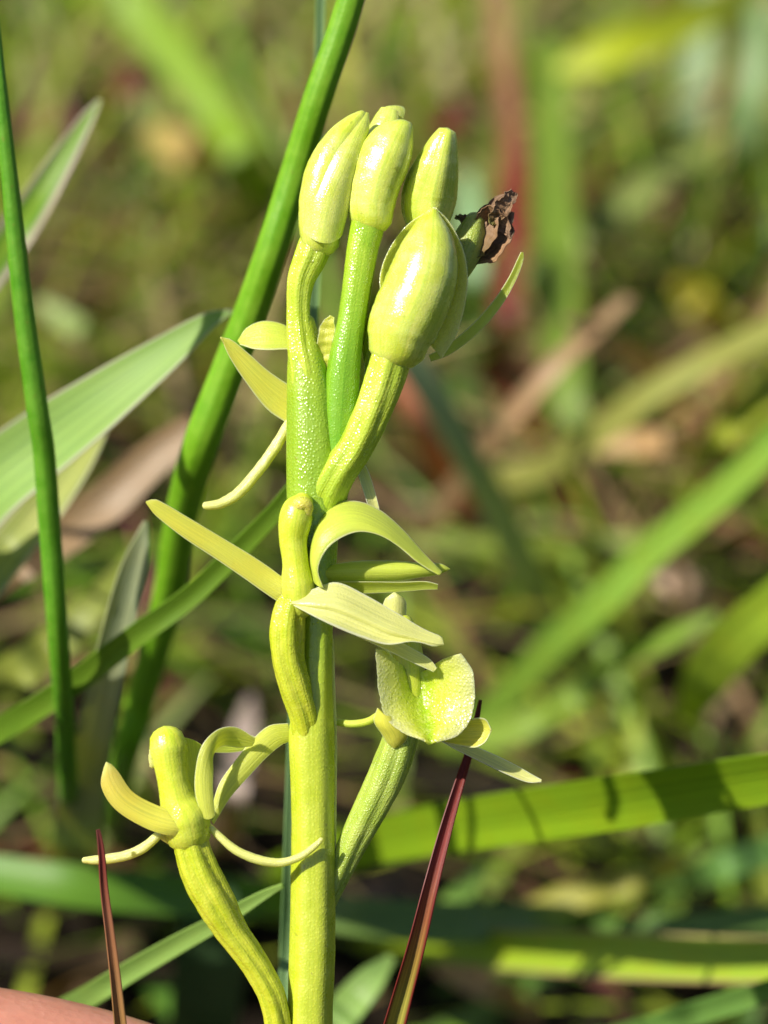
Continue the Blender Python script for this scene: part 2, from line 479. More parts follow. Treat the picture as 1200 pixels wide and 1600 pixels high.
# ------------------------------------------------------------------ ground
def build_ground():
    n = 121
    t = np.linspace(-1, 1, n)
    x = np.sign(t) * np.abs(t) ** 2.2 * 20
    y = np.sign(t) * np.abs(t) ** 2.2 * 20 + .3
    X, Y = np.meshgrid(x, y, indexing='ij')
    Z = .003 * np.sin(X * 41 + 1) * np.sin(Y * 37 + 2) + .002 * np.sin(X * 97 + Y * 60) + .0012 * np.sin(X * 210 - Y * 180)
    Z -= .004
    V = np.stack([X, Y, Z], -1).reshape(-1, 3)
    F = [(i * n + j, (i + 1) * n + j, (i + 1) * n + j + 1, i * n + j + 1) for i in range(n - 1) for j in range(n - 1)]
    g = Geo(); g.add(V, F, np.zeros((len(V), 2)))
    o = link('ground', g, soil_material(), base=np.array([0, .3, 0]))
    o['kind'] = 'structure'
build_ground()

def scatter_blades(name, N_, area, height, width, palette, lean, label, seed, trans=.4, curve=.6, keep=None, flat=False, zlift=0.0):
    """uncountable ground cover: N_ curved blades in one mesh, each with its own tint"""
    r = np.random.default_rng(seed)
    bx = r.uniform(area[0], area[1], N_); by = r.uniform(area[2], area[3], N_)
    if keep is not None:
        k = keep(bx, by, r); bx, by = bx[k], by[k]; N_ = len(bx)
    az = r.uniform(0, 2 * np.pi, N_)
    h = r.uniform(height[0], height[1], N_); w = r.uniform(width[0], width[1], N_)
    ln = r.uniform(lean[0], lean[1], N_); cv = r.uniform(0, curve, N_)
    face = az + np.pi / 2 + r.normal(0, .5, N_)
    S = 7
    V = np.zeros((N_, S, 3, 3))
    pos = np.stack([bx, by, np.full(N_, -.003) + zlift], -1)
    for s in range(S):
        t = s / (S - 1)
        ang = ln + cv * t * 1.6
        if s:
            step = h / (S - 1)
            pos = pos + np.stack([np.sin(ang) * np.cos(az) * step, np.sin(ang) * np.sin(az) * step, np.cos(ang) * step], -1)
        prof = np.minimum(1, .45 + 2.2 * t) * (1 - t ** 2.4) ** .8 + .03
        sd = np.stack([np.cos(face), np.sin(face), np.zeros(N_)], -1) * (w * prof / 2)[:, None]
        V[:, s, 0] = pos - sd
        V[:, s, 1] = pos + np.stack([np.cos(az), np.sin(az), np.full(N_, -.3)], -1) * (w * prof * .16)[:, None]
        V[:, s, 2] = pos + sd
    V[..., 2] = np.maximum(V[..., 2], -.004)
    F = []
    for s in range(S - 1):
        for a in range(2):
            F.append((s * 3 + a, s * 3 + a + 1, (s + 1) * 3 + a + 1, (s + 1) * 3 + a))
    F = (np.array(F)[None] + (np.arange(N_) * S * 3)[:, None, None]).reshape(-1, 4)
    pal = np.array([p[0] for p in palette]); wt = np.array([p[1] for p in palette], float); wt /= wt.sum()
    c = pal[r.choice(len(pal), N_, p=wt)] * r.uniform(.7, 1.35, (N_, 1))
    c = np.clip(c * r.uniform(.9, 1.1, (N_, 3)), 0, .9)
    me = bpy.data.meshes.new(name)
    me.vertices.add(N_ * S * 3); me.vertices.foreach_set('co', V.astype(np.float32).ravel())
    me.loops.add(F.size); me.loops.foreach_set('vertex_index', F.astype(np.int32).ravel())
    me.polygons.add(len(F)); me.polygons.foreach_set('loop_start', np.arange(0, F.size, 4, dtype=np.int32))
    me.update(calc_edges=True)
    at = me.attributes.new('tint', 'FLOAT_COLOR', 'POINT')
    cc = np.ones((N_, S * 3, 4), np.float32); cc[..., :3] = c[:, None]
    at.data.foreach_set('color', cc.ravel())
    me.polygons.foreach_set('use_smooth', [True] * len(F))
    me.materials.append(stuff_material(name + '_tissue', trans))
    o = bpy.data.objects.new(name, me); COL.objects.link(o)
    tag(o, label, kind='stuff')
    return o

G1, G2, G3, G4 = (.20, .33, .02), (.31, .41, .03), (.09, .19, .02), (.26, .33, .10)
T1, T2, RB, YL = (.38, .27, .12), (.24, .15, .07), (.24, .07, .04), (.42, .46, .05)
def far(x, y, r):
    k = np.clip((y - .30) / .10, .16, 1)
    k = np.where((y < .292) & (x > .0), .55, k)
    k = k * np.where((x < .03) & (y < .36), .35, 1)
    return r.uniform(0, 1, len(x)) < k
scatter_blades('grass', 15000, (-.42, .42, .24, .95), (.02, .055), (.0009, .0030),
               [(G1, 4), (G2, 5), (G3, 2), (G4, 1.5), (YL, 1.2), (T1, 1.2), (RB, .4)], (.2, 1.1), 'thin mixed green grass growing behind the orchid', 3, keep=far)
scatter_blades('short_grass', 16000, (-.42, .42, .25, .95), (.010, .030), (.0009, .0026),
               [(G1, 4), (G2, 4), (G3, 3), (G4, 1), (YL, 1), (T1, 1), (RB, .5)], (.4, 1.35), 'short fine grass and moss covering the ground', 5, keep=far)
scatter_blades('low_herb', 1500, (-.42, .42, .27, .95), (.008, .018), (.003, .006),
               [(G1, 3), (G2, 3), (G3, 2), (YL, .7), (RB, .5)], (.5, 1.3), 'low round leaved herbs among the grass', 6, keep=far)
scatter_blades('dry_straw', 3200, (-.40, .40, .27, .85), (.03, .09), (.0007, .0020),
               [(T1, 4), (T2, 2), ((.45, .38, .20), 2), (RB, .8)], (.8, 1.45), 'tangled tan straw among the grass', 8, trans=.25, curve=.2, zlift=.004, keep=far)
scatter_blades('tall_grass', 1100, (-.42, .42, .335, .90), (.05, .10), (.0009, .0022),
               [(G1, 3), (G2, 4), (YL, 1.5), (T1, 2), (RB, .4)], (.4, 1.2), 'long thin arching grass crossing in the distance', 21, trans=.45, curve=.8)
mid_pal = [(G1, 3), (G2, 3), (YL, 1), (T1, 3), (RB, .4)]
scatter_blades('thin_grass', 260, (.015, .12, .255, .35), (.03, .07), (.0007, .0017), mid_pal, (.7, 1.35), 'thin crossing grass and straw behind the right side', 31, trans=.4, curve=.5)
scatter_blades('thin_grass', 200, (-.12, -.01, .265, .35), (.03, .065), (.0007, .0017), mid_pal, (.7, 1.35), 'thin crossing grass and straw behind the left side', 32, trans=.4, curve=.5)
scatter_blades('dry_litter', 4200, (-.42, .42, .02, .95), (.012, .05), (.001, .005),
               [(T1, .5), ((.11, .06, .028), 1.2), ((.16, .05, .03), .6), ((.022, .013, .006), 9), (G3, 1)], (1.2, 1.55), 'brown dead grass and leaf litter on the soil', 9, trans=.15, curve=.15, zlift=.003)
scatter_blades('near_grass', 500, (-.40, .40, .0, .26), (.012, .035), (.0015, .0035),
               [(G1, 3), (G3, 4), (G4, 1), (T2, 1)], (.3, 1.1), 'short dark grass round the foot of the orchid', 13)

# ------------------------------------------------------------------ the orchid
# follow the leaning stem down to the soil
p0, p1 = W([[487, 1600, 0], [486, 1700, 0]])
foot = p0 + (p1 - p0) * (p0[2] / (p0[2] - p1[2]))
foot_px_y = 1600 + 100 * (p0[2] / (p0[2] - p1[2]))
orchid = bpy.data.objects.new('orchid', None); COL.objects.link(orchid)
orchid.empty_display_size = .01
orchid.location = foot; orchid['_base'] = [float(x) for x in foot]
tag(orchid, 'yellow green orchid spike with glossy buds above open spidery flowers, held upright in the middle', 'orchid')

def T(name, pts, mat, parent, **kw):
    return link(name, tube_geo(pts, **kw), mat, parent)
def S(name, rails, mat, parent, **kw):
    return link(name, sheet_geo(rails, **kw), mat, parent)
def B(name, pts, widths, mat, parent, roll=0, fold=0, **kw):
    return link(name, strip_geo(pts, widths, roll, fold, **kw), mat, parent)
def kid(o):
    return o

# main axis, from the soil to where the upper bud stalks leave it
T('stem', [(480, foot_px_y + 60, 0, 44), (483, 1800, 0, 40), (484, 1600, 0, 35), (488, 1480, 0, 35), (489, 1380, 0, 34),
           (489, 1280, 0, 33), (488, 1200, 0, 34), (487, 1140, 0, 35), (492, 1080, 0, 27), (494, 1000, -2, 25), (492, 920, -4, 30),
           (490, 840, -4, 38), (490, 770, -2, 41), (489, 700, 0, 41), (487, 640, 0, 38), (482, 590, 0, 33), (477, 545, 0, 26), (474, 505, 0, 18)],
  STEM, orchid, seg=30, n=150, ribs=6, rib=.07, bump=.012)

B('ridge', [(512, 950, -4), (517, 1010, -4), (519, 1080, -4), (522, 1150, -2), (522, 1240, -2), (521, 1330, -2), (520, 1420, -2)], [6, 9, 10, 9, 8, 8, 5], MEMB, orchid, thick=2.5)
# --- buds and their stalks
def bud(body, stalk, label=None, ribs=5, rib=.05, body_ribs=3, body_rib=.10, stalk_mat=None, phase=0.0):
    o = link('bud', tube_geo(body, seg=32, n=40, ribs=body_ribs, rib=body_rib, round1=False, bump=.012, phase=phase), BUD, orchid)
    if label: o['label'] = label
    T('pedicel', stalk, stalk_mat or PEDI, o, seg=40, n=50, ribs=ribs, rib=rib * 1.4, bump=.012, twist=.9)
    return o

budA = bud([(500, 376, 10, 31), (499, 352, 10, 34), (503, 310, 10, 37), (514, 266, 8, 37), (534, 224, 6, 30), (553, 196, 4, 20), (566, 179, 3, 9), (569, 175, 3, 5)],
           [(488, 720, -8, 20), (484, 640, 2, 26), (478, 585, 5, 26), (469, 530, 5, 21), (466, 482, 4, 18), (471, 436, 6, 21), (487, 398, 8, 25), (496, 372, 10, 24)], ribs=6, rib=.13)
S('sepal', [[(473, 360, 34), (486, 300, 40), (520, 235, 36), (552, 190, 16), (571, 176, 4)],
            [(505, 380, 49), (520, 310, 50), (545, 250, 44), (566, 200, 22), (574, 177, 4)],
            [(534, 368, 28), (552, 300, 28), (568, 240, 18), (576, 205, 10), (576, 178, 3)]], BUD, budA, n=24, m=11, thick=4)
budB = bud([(581, 338, 16, 35), (581, 320, 16, 38), (588, 284, 16, 41), (601, 250, 16, 42), (614, 222, 16, 36), (623, 205, 16, 27), (628, 195, 16, 20), (629, 190, 16, 15)],
           [(518, 800, -14, 20), (526, 715, 2, 27), (532, 640, 11, 28), (538, 570, 16, 26), (549, 500, 18, 22), (558, 440, 18, 23), (567, 385, 16, 26), (576, 345, 16, 28)],
           ribs=4, rib=.05, stalk_mat=STALK, phase=1.0)
budE = bud([(585, 300, -45, 26), (592, 250, -45, 31), (600, 215, -45, 29), (606, 190, -45, 23), (611, 172, -45, 16)],
           [(550, 560, -30, 16), (560, 470, -38, 18), (575, 370, -44, 20), (584, 300, -45, 20)], label='topmost pale bud behind the others', phase=.5)
S('tip_lobe', [[(594, 178, -30), (598, 169, -36), (603, 167, -42)], [(612, 176, -30), (615, 166, -38), (616, 166, -46)], [(630, 186, -36), (633, 172, -42), (630, 167, -48)]], BUD, budE, n=8, m=9, thick=3)
budC = bud([(668, 350, -24, 34), (668, 325, -18, 41), (673, 295, -10, 42), (682, 262, 2, 35), (691, 230, 12, 25), (697, 210, 16, 17), (699, 203, 17, 13)],
           [(560, 640, -36, 16), (590, 520, -36, 20), (625, 430, -30, 22), (655, 365, -24, 24)], body_ribs=6, body_rib=.10, phase=.3)
budD = bud([(622, 538, 50, 47), (626, 520, 50, 53), (638, 490, 50, 56), (655, 450, 50, 55), (665, 415, 48, 51), (671, 380, 45, 41), (674, 352, 42, 26), (677, 334, 40, 12), (679, 328, 40, 6)],
           [(496, 826, -16, 24), (509, 776, 9, 29), (527, 740, 24, 28), (554, 701, 34, 27), (577, 655, 40, 29), (597, 605, 44, 31), (611, 562, 48, 31), (619, 535, 50, 30)],
           label='fat bud with translucent sepal margins', ribs=6, rib=.10, body_ribs=2, body_rib=.08, phase=.8)
S('sepal', [[(596, 470, 30), (594, 430, 24), (608, 390, 18), (636, 352, 20), (676, 326, 38)],
            [(628, 490, -8), (648, 440, -14), (668, 400, -12), (680, 360, 0), (679, 325, 36)],
            [(690, 560, 44), (714, 520, 44), (730, 450, 42), (725, 395, 40), (703, 348, 40), (682, 326, 42)]],
  MEMB, budD, n=26, m=13, thick=4)
# small bracts on the axis
B('bract', [(506, 575, 10), (508, 535, 16), (514, 505, 18), (519, 494, 16)], [26, 26, 20, 8], PETAL_Y, orchid, fold=.3, wave=2.2, wfreq=16, seed=2, thick=4)
B('bract', [(546, 690, -12), (556, 620, -14), (562, 575, -14), (560, 535, -16)], [30, 24, 16, 6], MEMB, orchid, fold=.3, thick=4)

# --- withered flower behind the fat bud, with one thread-like petal still green
wf = T('withered_flower', [(640, 500, -40, 12), (690, 450, -44, 20), (722, 400, -46, 26), (734, 370, -46, 25), (742, 346, -46, 17)], flesh('withered_ovary_tissue', (.36, .42, .07), (.44, .46, .12), rough=.45), orchid, ribs=5, rib=.1, seg=20)
wf['label'] = 'brown withered flower behind the fat bud'
for i, (pp, ww, rl) in enumerate([
        ([(738, 402, -36), (752, 376, -32), (760, 346, -34), (776, 322, -36), (796, 304, -40)], [10, 36, 42, 26, 10], 20),
        ([(728, 356, -44), (748, 350, -36), (768, 340, -34), (786, 352, -36), (798, 372, -38)], [6, 26, 34, 22, 6], -30),
        ([(736, 412, -48), (758, 398, -44), (778, 378, -44), (790, 356, -46), (796, 330, -50)], [8, 28, 34, 26, 14], 35),
        ([(712, 338, -40), (730, 344, -38), (750, 348, -40), (764, 332, -46)], [8, 16, 20, 8], 10),
        ([(766, 350, -28), (782, 330, -26), (794, 312, -30), (804, 300, -36)], [10, 26, 22, 14], -25)]):
    B('shrivelled_petal', pp, ww, DRY, wf, roll=rl, fold=.45, wave=2.6, wfreq=17, seed=i, crumple=.7, n=26, m=11, thick=3)
B('petal', [(672, 560, 20), (700, 547, 10), (740, 516, -4), (775, 477, -14), (800, 437, -20), (814, 404, -22), (816, 394, -22)], [11, 15, 16, 15, 12, 9, 4], PETAL_G, wf, roll=-25, fold=.45, thick=3)

# --- open flower mostly hidden behind the stem
bf = T('flower', [(520, 800, -60, 14), (510, 740, -64, 22), (490, 690, -66, 25), (478, 650, -66, 26), (474, 610, -66, 20)], OVARY, orchid, ribs=5, rib=.1)
bf['label'] = 'open flower turned away behind the stem'
S('petal', [[(372, 532, -60), (385, 513, -60), (410, 502, -58), (440, 506, -56), (462, 520, -56)],
            [(373, 535, -54), (392, 524, -52), (418, 519, -48), (445, 523, -48), (466, 534, -50)],
            [(375, 538, -46), (395, 545, -40), (420, 547, -36), (445, 546, -36), (468, 547, -38)]], PETAL_G, bf, n=20, m=11, thick=4)
S('sepal', [[(344, 527, -40), (360, 530, -40), (388, 552, -44), (420, 580, -50), (462, 608, -56)],
            [(345, 528, -38), (364, 549, -42), (392, 580, -46), (425, 612, -52), (464, 642, -58)],
            [(346, 530, -38), (360, 560, -38), (384, 597, -42), (418, 640, -48), (450, 662, -50)]], PETAL_Y, bf, n=22, m=9, thick=3)
T('petal', [(460, 648, -46, 6), (448, 668, -44, 8), (428, 702, -40, 9), (400, 740, -36, 9), (372, 771, -34, 9), (345, 787, -32, 8), (326, 790, -30, 7), (321, 790, -30, 6)], PETAL_W, bf, seg=12, n=40, bump=.05)
B('petal', [(556, 716, -8), (566, 735, 2), (577, 768, 9), (586, 800, 9), (592, 822, 4)], [9, 16, 17, 15, 8], PETAL_W, bf, roll=20, fold=.5, thick=3)

# --- flower facing right in the middle of the spike
cf = T('flower', [(486, 1230, -14, 18), (483, 1170, 2, 22), (475, 1118, 20, 22), (462, 1076, 30, 24), (450, 1030, 36, 25), (448, 990, 38, 27), (452, 958, 40, 25), (458, 935, 42, 22)],
       OVARY, orchid, ribs=5, rib=.19, seg=40, n=60, bump=.012, twist=1.6)
cf['label'] = 'open flower in the middle with its lip arching to the right'
T('column', [(466, 948, 40, 24), (465, 918, 44, 27), (462, 880, 46, 21), (458, 845, 46, 22), (461, 815, 47, 26), (466, 795, 46, 24), (474, 784, 44, 16)], COLUMN, cf, seg=26, n=40, bump=.006)
T('anther_cap', [(462, 796, 54, 14), (471, 788, 60, 13), (479, 791, 60, 11), (480, 802, 58, 8)], flesh('anther_tissue', (.62, .58, .10), (.66, .50, .10), rough=.25), cf, seg=18, n=26)
S('lip', [[(505, 918, 72), (497, 890, 76), (508, 862, 78), (530, 842, 78), (560, 831, 76), (592, 836, 74), (622, 853, 72), (652, 878, 70), (684, 898, 66)],
          [(494, 912, 62), (487, 876, 64), (498, 836, 64), (525, 812, 62), (560, 808, 60), (600, 826, 60), (638, 858, 62), (668, 884, 62), (688, 897, 64)],
          [(488, 900, 32), (486, 862, 28), (496, 818, 24), (522, 788, 22), (556, 783, 22), (592, 796, 26), (628, 826, 34), (662, 864, 44), (690, 893, 56)]],
  PETAL_G, cf, n=44, m=13, thick=3)
S('sepal', [[(229, 778, 70), (246, 781, 70), (290, 806, 66), (340, 836, 60), (390, 866, 54), (420, 886, 50), (446, 906, 48)],
            [(228, 784, 74), (246, 795, 71), (290, 823, 67), (340, 853, 61), (388, 885, 55), (420, 907, 52), (446, 924, 54)],
            [(229, 790, 70), (246, 808, 70), (288, 841, 68), (335, 872, 62), (382, 904, 56), (410, 924, 52), (440, 944, 46)]], PETAL_Y, cf, n=34, m=9, thick=3.5, tip0=.07)
S('sepal', [[(508, 884, 14), (560, 877, 12), (620, 877, 10), (660, 880, 8), (690, 881, 6), (703, 886, 4)],
            [(506, 895, 22), (560, 892, 22), (620, 892, 20), (660, 890, 16), (690, 889, 10), (703, 889, 4)],
            [(506, 908, 14), (560, 908, 12), (620, 907, 10), (658, 902, 8), (688, 897, 6), (702, 892, 4)]], PETAL_G, cf, n=30, m=9, thick=3.5, tip1=.1)
B('petal', [(520, 918, 20), (580, 918, 14), (630, 917, 8), (665, 915, 4), (684, 917, 2)], [18, 18, 15, 13, 8], PETAL_G, cf, roll=-35, fold=.5, thick=3)
S('sepal', [[(452, 936, 58), (490, 921, 58), (526, 910, 58), (570, 929, 58), (616, 955, 58), (660, 982, 60), (699, 998, 62)],
            [(454, 939, 62), (491, 931, 66), (525, 927, 68), (568, 946, 68), (613, 968, 67), (655, 989, 66), (696, 1003, 65)],
            [(456, 942, 68), (491, 944, 80), (524, 947, 84), (566, 964, 84), (609, 984, 82), (650, 997, 76), (693, 1008, 70)],
            [(457, 944, 66), (490, 951, 77), (522, 958, 80), (564, 975, 80), (607, 993, 78), (648, 1000, 74), (690, 1010, 70)],
            [(460, 947, 70), (490, 963, 90), (520, 978, 98), (562, 994, 98), (604, 1007, 94), (645, 1003, 84), (686, 1013, 72)]], PETAL_W, cf, n=38, m=17, thick=2.6, tip1=.06, wave=.7, wfreq=9)
B('petal', [(560, 984, 60), (600, 1002, 58), (640, 1022, 52), (668, 1037, 48), (680, 1047, 46)], [20, 21, 20, 16, 8], PETAL_W, cf, roll=20, fold=.4, thick=3)

# --- flower facing the camera on the right
rf = T('flower', [(500, 1440, -14, 12), (514, 1400, -14, 16), (530, 1362, -12, 19), (550, 1320, -8, 22), (572, 1278, -4, 25), (598, 1228, 2, 28), (616, 1184, 8, 28), (627, 1150, 12, 26)],
       flesh('pale_ovary_tissue', (.36, .46, .06), (.44, .50, .10), rough=.3, ribs=.4), orchid, ribs=5, rib=.18, seg=40, n=56, bump=.008, twist=1.0)
rf['label'] = 'open flower on the right showing its broad notched lip'
S('lip', [[(588, 1014, 62), (589, 1050, 58), (593, 1088, 56), (604, 1122, 60), (628, 1144, 66), (662, 1158, 70)],
          [(606, 1020, 46), (618, 1050, 38), (620, 1084, 36), (628, 1112, 44), (644, 1138, 58), (666, 1160, 70)],
          [(648, 1052, 6), (654, 1076, 4), (660, 1098, 10), (665, 1118, 26), (669, 1140, 48), (673, 1163, 66)],
          [(692, 1030, 40), (708, 1060, 40), (708, 1090, 40), (702, 1118, 46), (694, 1140, 56), (680, 1160, 66)],
          [(720, 1021, 54), (739, 1050, 54), (742, 1088, 50), (735, 1124, 54), (714, 1150, 60), (684, 1160, 66)]],
  LIP, rf, n=34, m=29, thick=3.5, ragged=.006, wave=.8, wfreq=10, seed=1)
T('column', [(640, 1120, -8, 22), (640, 1080, -10, 24), (638, 1040, -8, 25), (634, 1000, -4, 22), (628, 975, 0, 18)], COLUMN, rf, seg=24, n=34)
S('sepal', [[(598, 930, 6), (600, 970, 2), (608, 1015, -4), (630, 1070, -10)], [(616, 924, 14), (618, 970, 12), (628, 1015, 6), (642, 1070, -2)], [(636, 930, 4), (635, 975, 0), (650, 1018, -4), (662, 1070, -10)]],
  PETAL_W, rf, n=24, m=9, thick=3.5, tip0=.12)
S('sepal', [[(690, 1148, 30), (722, 1130, 36), (744, 1122, 40), (760, 1124, 42), (767, 1134, 42)],
            [(694, 1154, 24), (724, 1144, 24), (746, 1142, 26), (760, 1142, 32), (768, 1141, 40)],
            [(696, 1160, 30), (722, 1166, 36), (744, 1168, 40), (758, 1160, 42), (767, 1148, 42)]], PETAL_Y, rf, n=24, m=9, thick=3.5, tip1=.2)
S('sepal', [[(590, 1106, 52), (584, 1126, 46), (596, 1146, 40), (606, 1162, 36), (614, 1168, 34)],
            [(600, 1116, 60), (606, 1134, 58), (616, 1148, 52), (618, 1160, 44), (616, 1168, 36)],
            [(612, 1120, 54), (628, 1136, 50), (638, 1148, 46), (630, 1162, 40), (618, 1169, 34)]], PETAL_Y, rf, n=18, m=9, thick=3.5)
T('petal', [(514, 1126, -20, 5), (530, 1129, -14, 5.5), (552, 1131, -4, 6), (575, 1127, 8, 6), (592, 1117, 18, 6)], PETAL_G, rf, seg=12, n=26)
B('petal', [(690, 1152, 10), (720, 1166, -10), (760, 1184, -14), (800, 1203, -16), (828, 1216, -16), (846, 1220, -16)], [12, 16, 19, 19, 14, 4], PETAL_W, rf, roll=20, fold=.5, thick=3)

# --- flower on the left, lowest in view
lf = T('flower', [(442, 1740, -10, 20), (438, 1660, 6, 22), (434, 1600, 16, 21), (425, 1557, 24, 21), (406, 1519, 29, 21), (384, 1485, 33, 22), (362, 1455, 36, 24), (338, 1412, 40, 29), (315, 1368, 42, 30), (301, 1328, 42, 28), (295, 1298, 42, 28)],
       OVARY, orchid, ribs=6, rib=.20, seg=44, n=84, bump=.016, twist=1.4)
lf['label'] = 'lowest open flower on the left with arching column'
T('column', [(294, 1302, 42, 36), (288, 1275, 46, 38), (278, 1250, 48, 29), (271, 1222, 50, 25), (266, 1190, 50, 27), (263, 1168, 50, 30), (261, 1158, 50, 28)], COLUMN, lf, seg=30, n=46, bump=.01)
T('anther_cap', [(238, 1196, 48, 5), (239, 1180, 52, 7), (243, 1166, 58, 7), (250, 1157, 60, 5)], PETAL_W, lf, seg=12, n=20, bump=.1)
S('petal', [[(282, 1152, 34), (288, 1180, 32), (292, 1210, 32), (300, 1240, 32)], [(302, 1156, 24), (306, 1190, 20), (308, 1220, 22), (312, 1244, 26)], [(320, 1168, 20), (320, 1195, 18), (320, 1225, 20), (322, 1250, 26)]], PETAL_G, lf, n=14, m=7, thick=3)
S('lip', [[(316, 1276, 66), (305, 1240, 70), (306, 1200, 72), (316, 1164, 70), (340, 1140, 62), (368, 1136, 48), (398, 1153, 36)],
          [(326, 1280, 68), (320, 1240, 73), (320, 1205, 72), (328, 1172, 66), (346, 1150, 52), (370, 1148, 40), (398, 1158, 30)],
          [(336, 1274, 66), (333, 1240, 68), (333, 1206, 64), (334, 1178, 50), (348, 1166, 32), (372, 1168, 24), (394, 1166, 24)]], PETAL, lf, n=40, m=11, thick=3)
S('petal', [[(330, 1150, 10), (360, 1140, 4), (402, 1152, 4)], [(330, 1176, 2), (362, 1176, -4), (396, 1170, -4)]], PETAL_G, lf, n=12, m=7, thick=4)
S('sepal', [[(328, 1276, 34), (342, 1226, 26), (368, 1188, 16), (394, 1156, 6), (420, 1134, -4), (450, 1130, -14)],
            [(330, 1282, 36), (350, 1236, 29), (378, 1200, 20), (406, 1170, 10), (430, 1150, 0), (452, 1146, -12)],
            [(334, 1288, 34), (360, 1246, 26), (388, 1214, 16), (416, 1184, 6), (440, 1164, -4), (455, 1158, -14)]], PETAL, lf, n=28, m=9, thick=3.5)
S('sepal', [[(176, 1187, 70), (190, 1214, 72), (208, 1238, 72), (240, 1256, 70), (285, 1272, 66), (324, 1282, 48)],
            [(166, 1190, 73), (173, 1222, 77), (193, 1250, 79), (236, 1275, 78), (286, 1288, 78), (324, 1291, 64)],
            [(158, 1198, 72), (158, 1228, 74), (176, 1260, 76), (212, 1286, 78), (258, 1304, 78), (318, 1305, 62)]], leaf((.70, .68, .09), trans=.22, rough=.3, vein=.2, spec=.5, tcol=(1.1, 1.1, .8), mott=.6, cell=.2, sss=.6, tip=[(0, (.72, .74, .2)), (.1, (.68, .56, .10)), (.28, (.68, .60, .09)), (.6, (.70, .69, .09)), (1, (.66, .70, .08))]), lf, n=34, m=11, thick=3.5, tip0=.16, tip1=.1)
T('petal', [(254, 1296, 46, 6), (244, 1308, 44, 7), (222, 1326, 40, 8), (196, 1337, 36, 8), (168, 1342, 32, 8), (145, 1344, 30, 7), (132, 1344, 30, 5)], PETAL_W, lf, seg=12, n=36, bump=.04)
S('sepal', [[(246, 1296, 46), (250, 1310, 42), (260, 1316, 40)], [(258, 1300, 54), (260, 1312, 50), (264, 1318, 44)], [(272, 1300, 50), (272, 1314, 46), (268, 1318, 42)]], PETAL_Y, lf, n=10, m=7, thick=3.5)
T('petal', [(324, 1288, 44, 5), (342, 1306, 46, 6), (368, 1328, 48, 7), (402, 1343, 48, 7.5), (438, 1348, 46, 7), (470, 1338, 46, 6), (492, 1322, 46, 5), (502, 1312, 46, 4)], PETAL_W, lf, seg=12, n=44, bump=.04)

# ------------------------------------------------------------------ single grasses and rushes
# (x, y, mm behind the focal plane); 'G' = on the ground at that place
def P(pts):
    out = []
    for x, y, d in pts:
        z = zground(y, .002) if d == 'G' else -d * 25.0
        out.append((x, y, z))
    return out
GRASS = 'grass blades and stalks round the orchid'
def grass(name, label, cat, pts, widths, mat, roll=0, fold=.35, group=GRASS, n=40, m=7, thick=5, **kw):
    if roll and min(d for _, _, d in pts if d != 'G') > 40:
        def lit(r):
            A, M, C_ = [W(q) for q in strip_rails(P(pts), widths, r, 0)]
            k = len(A) // 2
            return abs(np.dot(unit(np.cross(C_[k] - A[k], M[k + 1] - M[k - 1])), SUN))
        roll = max((roll, -roll), key=lit)
        if min(d for _, _, d in pts if d != 'G') > 70: widths = [w * .72 for w in widths]
    o = link(name, strip_geo(P(pts), widths, roll, fold, n=n, m=m, thick=thick, **kw), mat)
    return tag(o, label, cat, group)
def rush(name, label, pts, mat, cat='rush', group=GRASS, seg=18, n=70, **kw):
    p = [(x, y, z, r) for (x, y, z), r in zip(P([q[:3] for q in pts]), [q[3] for q in pts])]
    o = link(name, tube_geo(p, seg=seg, n=n, **kw), mat)
    return tag(o, label, cat, group)

def g(col, **kw): return leaf(col, **kw)
RUSH = flesh('rush_tissue', (.13, .31, .008), (.19, .37, .014), rough=.45, cell=3000, bump=.2, sss=.25, speck=.1, spec=.4, radius=(.6, 1, .1))
RUSH2 = flesh('dark_rush_tissue', (.08, .25, .01), (.13, .31, .016), rough=.45, cell=3000, bump=.2, sss=.25, speck=.1, spec=.4, radius=(.6, 1, .1))
rush('rush', 'tall smooth green rush stem slanting just left of the orchid', [(566, -60, 8, 21), (536, 40, 9, 22), (498, 150, 10, 23), (462, 270, 12, 24), (425, 390, 13, 25), (391, 490, 15, 26), (349, 600, 17, 27), (312, 700, 19, 28), (285, 800, 25, 26), (263, 930, 32, 25), (222, 1085, 44, 23), (190, 1200, 58, 22), (165, 1290, 'G', 23)], RUSH, seg=30, ribs=9, rib=.05, bump=.006)
rush('rush', 'slim green rush stem running down the left edge of the picture', [(-14, 0, 6, 10), (-2, 120, 6, 11), (12, 250, 7, 13), (36, 475, 9, 16), (60, 650, 11, 17), (68, 700, 12, 17), (77, 815, 14, 17), (92, 1007, 18, 16), (101, 1120, 26, 15), (108, 1260, 50, 15), (114, 1360, 'G', 14)], RUSH2, seg=30, ribs=8, rib=.06, bump=.008)
grass('grass_leaf', 'thin green blade crossing diagonally behind the rush stem on the left', 'grass', [(462, 760, 13), (430, 800, 14), (350, 882, 17), (290, 938, 18), (220, 988, 19), (100, 1078, 23), (0, 1140, 28), (-80, 1180, 42), (-180, 1230, 'G')], [26, 28, 32, 34, 36, 38, 38, 36, 30], g((.20, .36, .03), vein=.2), roll=20)
grass('broad_leaf', 'broad pale green leaf with pale margin reaching in from the left edge', 'leaf', [(364, 486, 20), (330, 498, 20), (260, 550, 20), (160, 622, 21), (70, 688, 23), (-40, 780, 26), (-200, 980, 38), (-360, 1250, 'G')], [4, 24, 54, 84, 106, 120, 120, 90], leaf((.30, .47, .12), trans=.45, rough=.5, vein=.28, edge=(.56, .55, .44), edge_w=.05, mott=.25), roll=-20, fold=.35, n=60, m=11, thick=7, wave=3, wfreq=9)
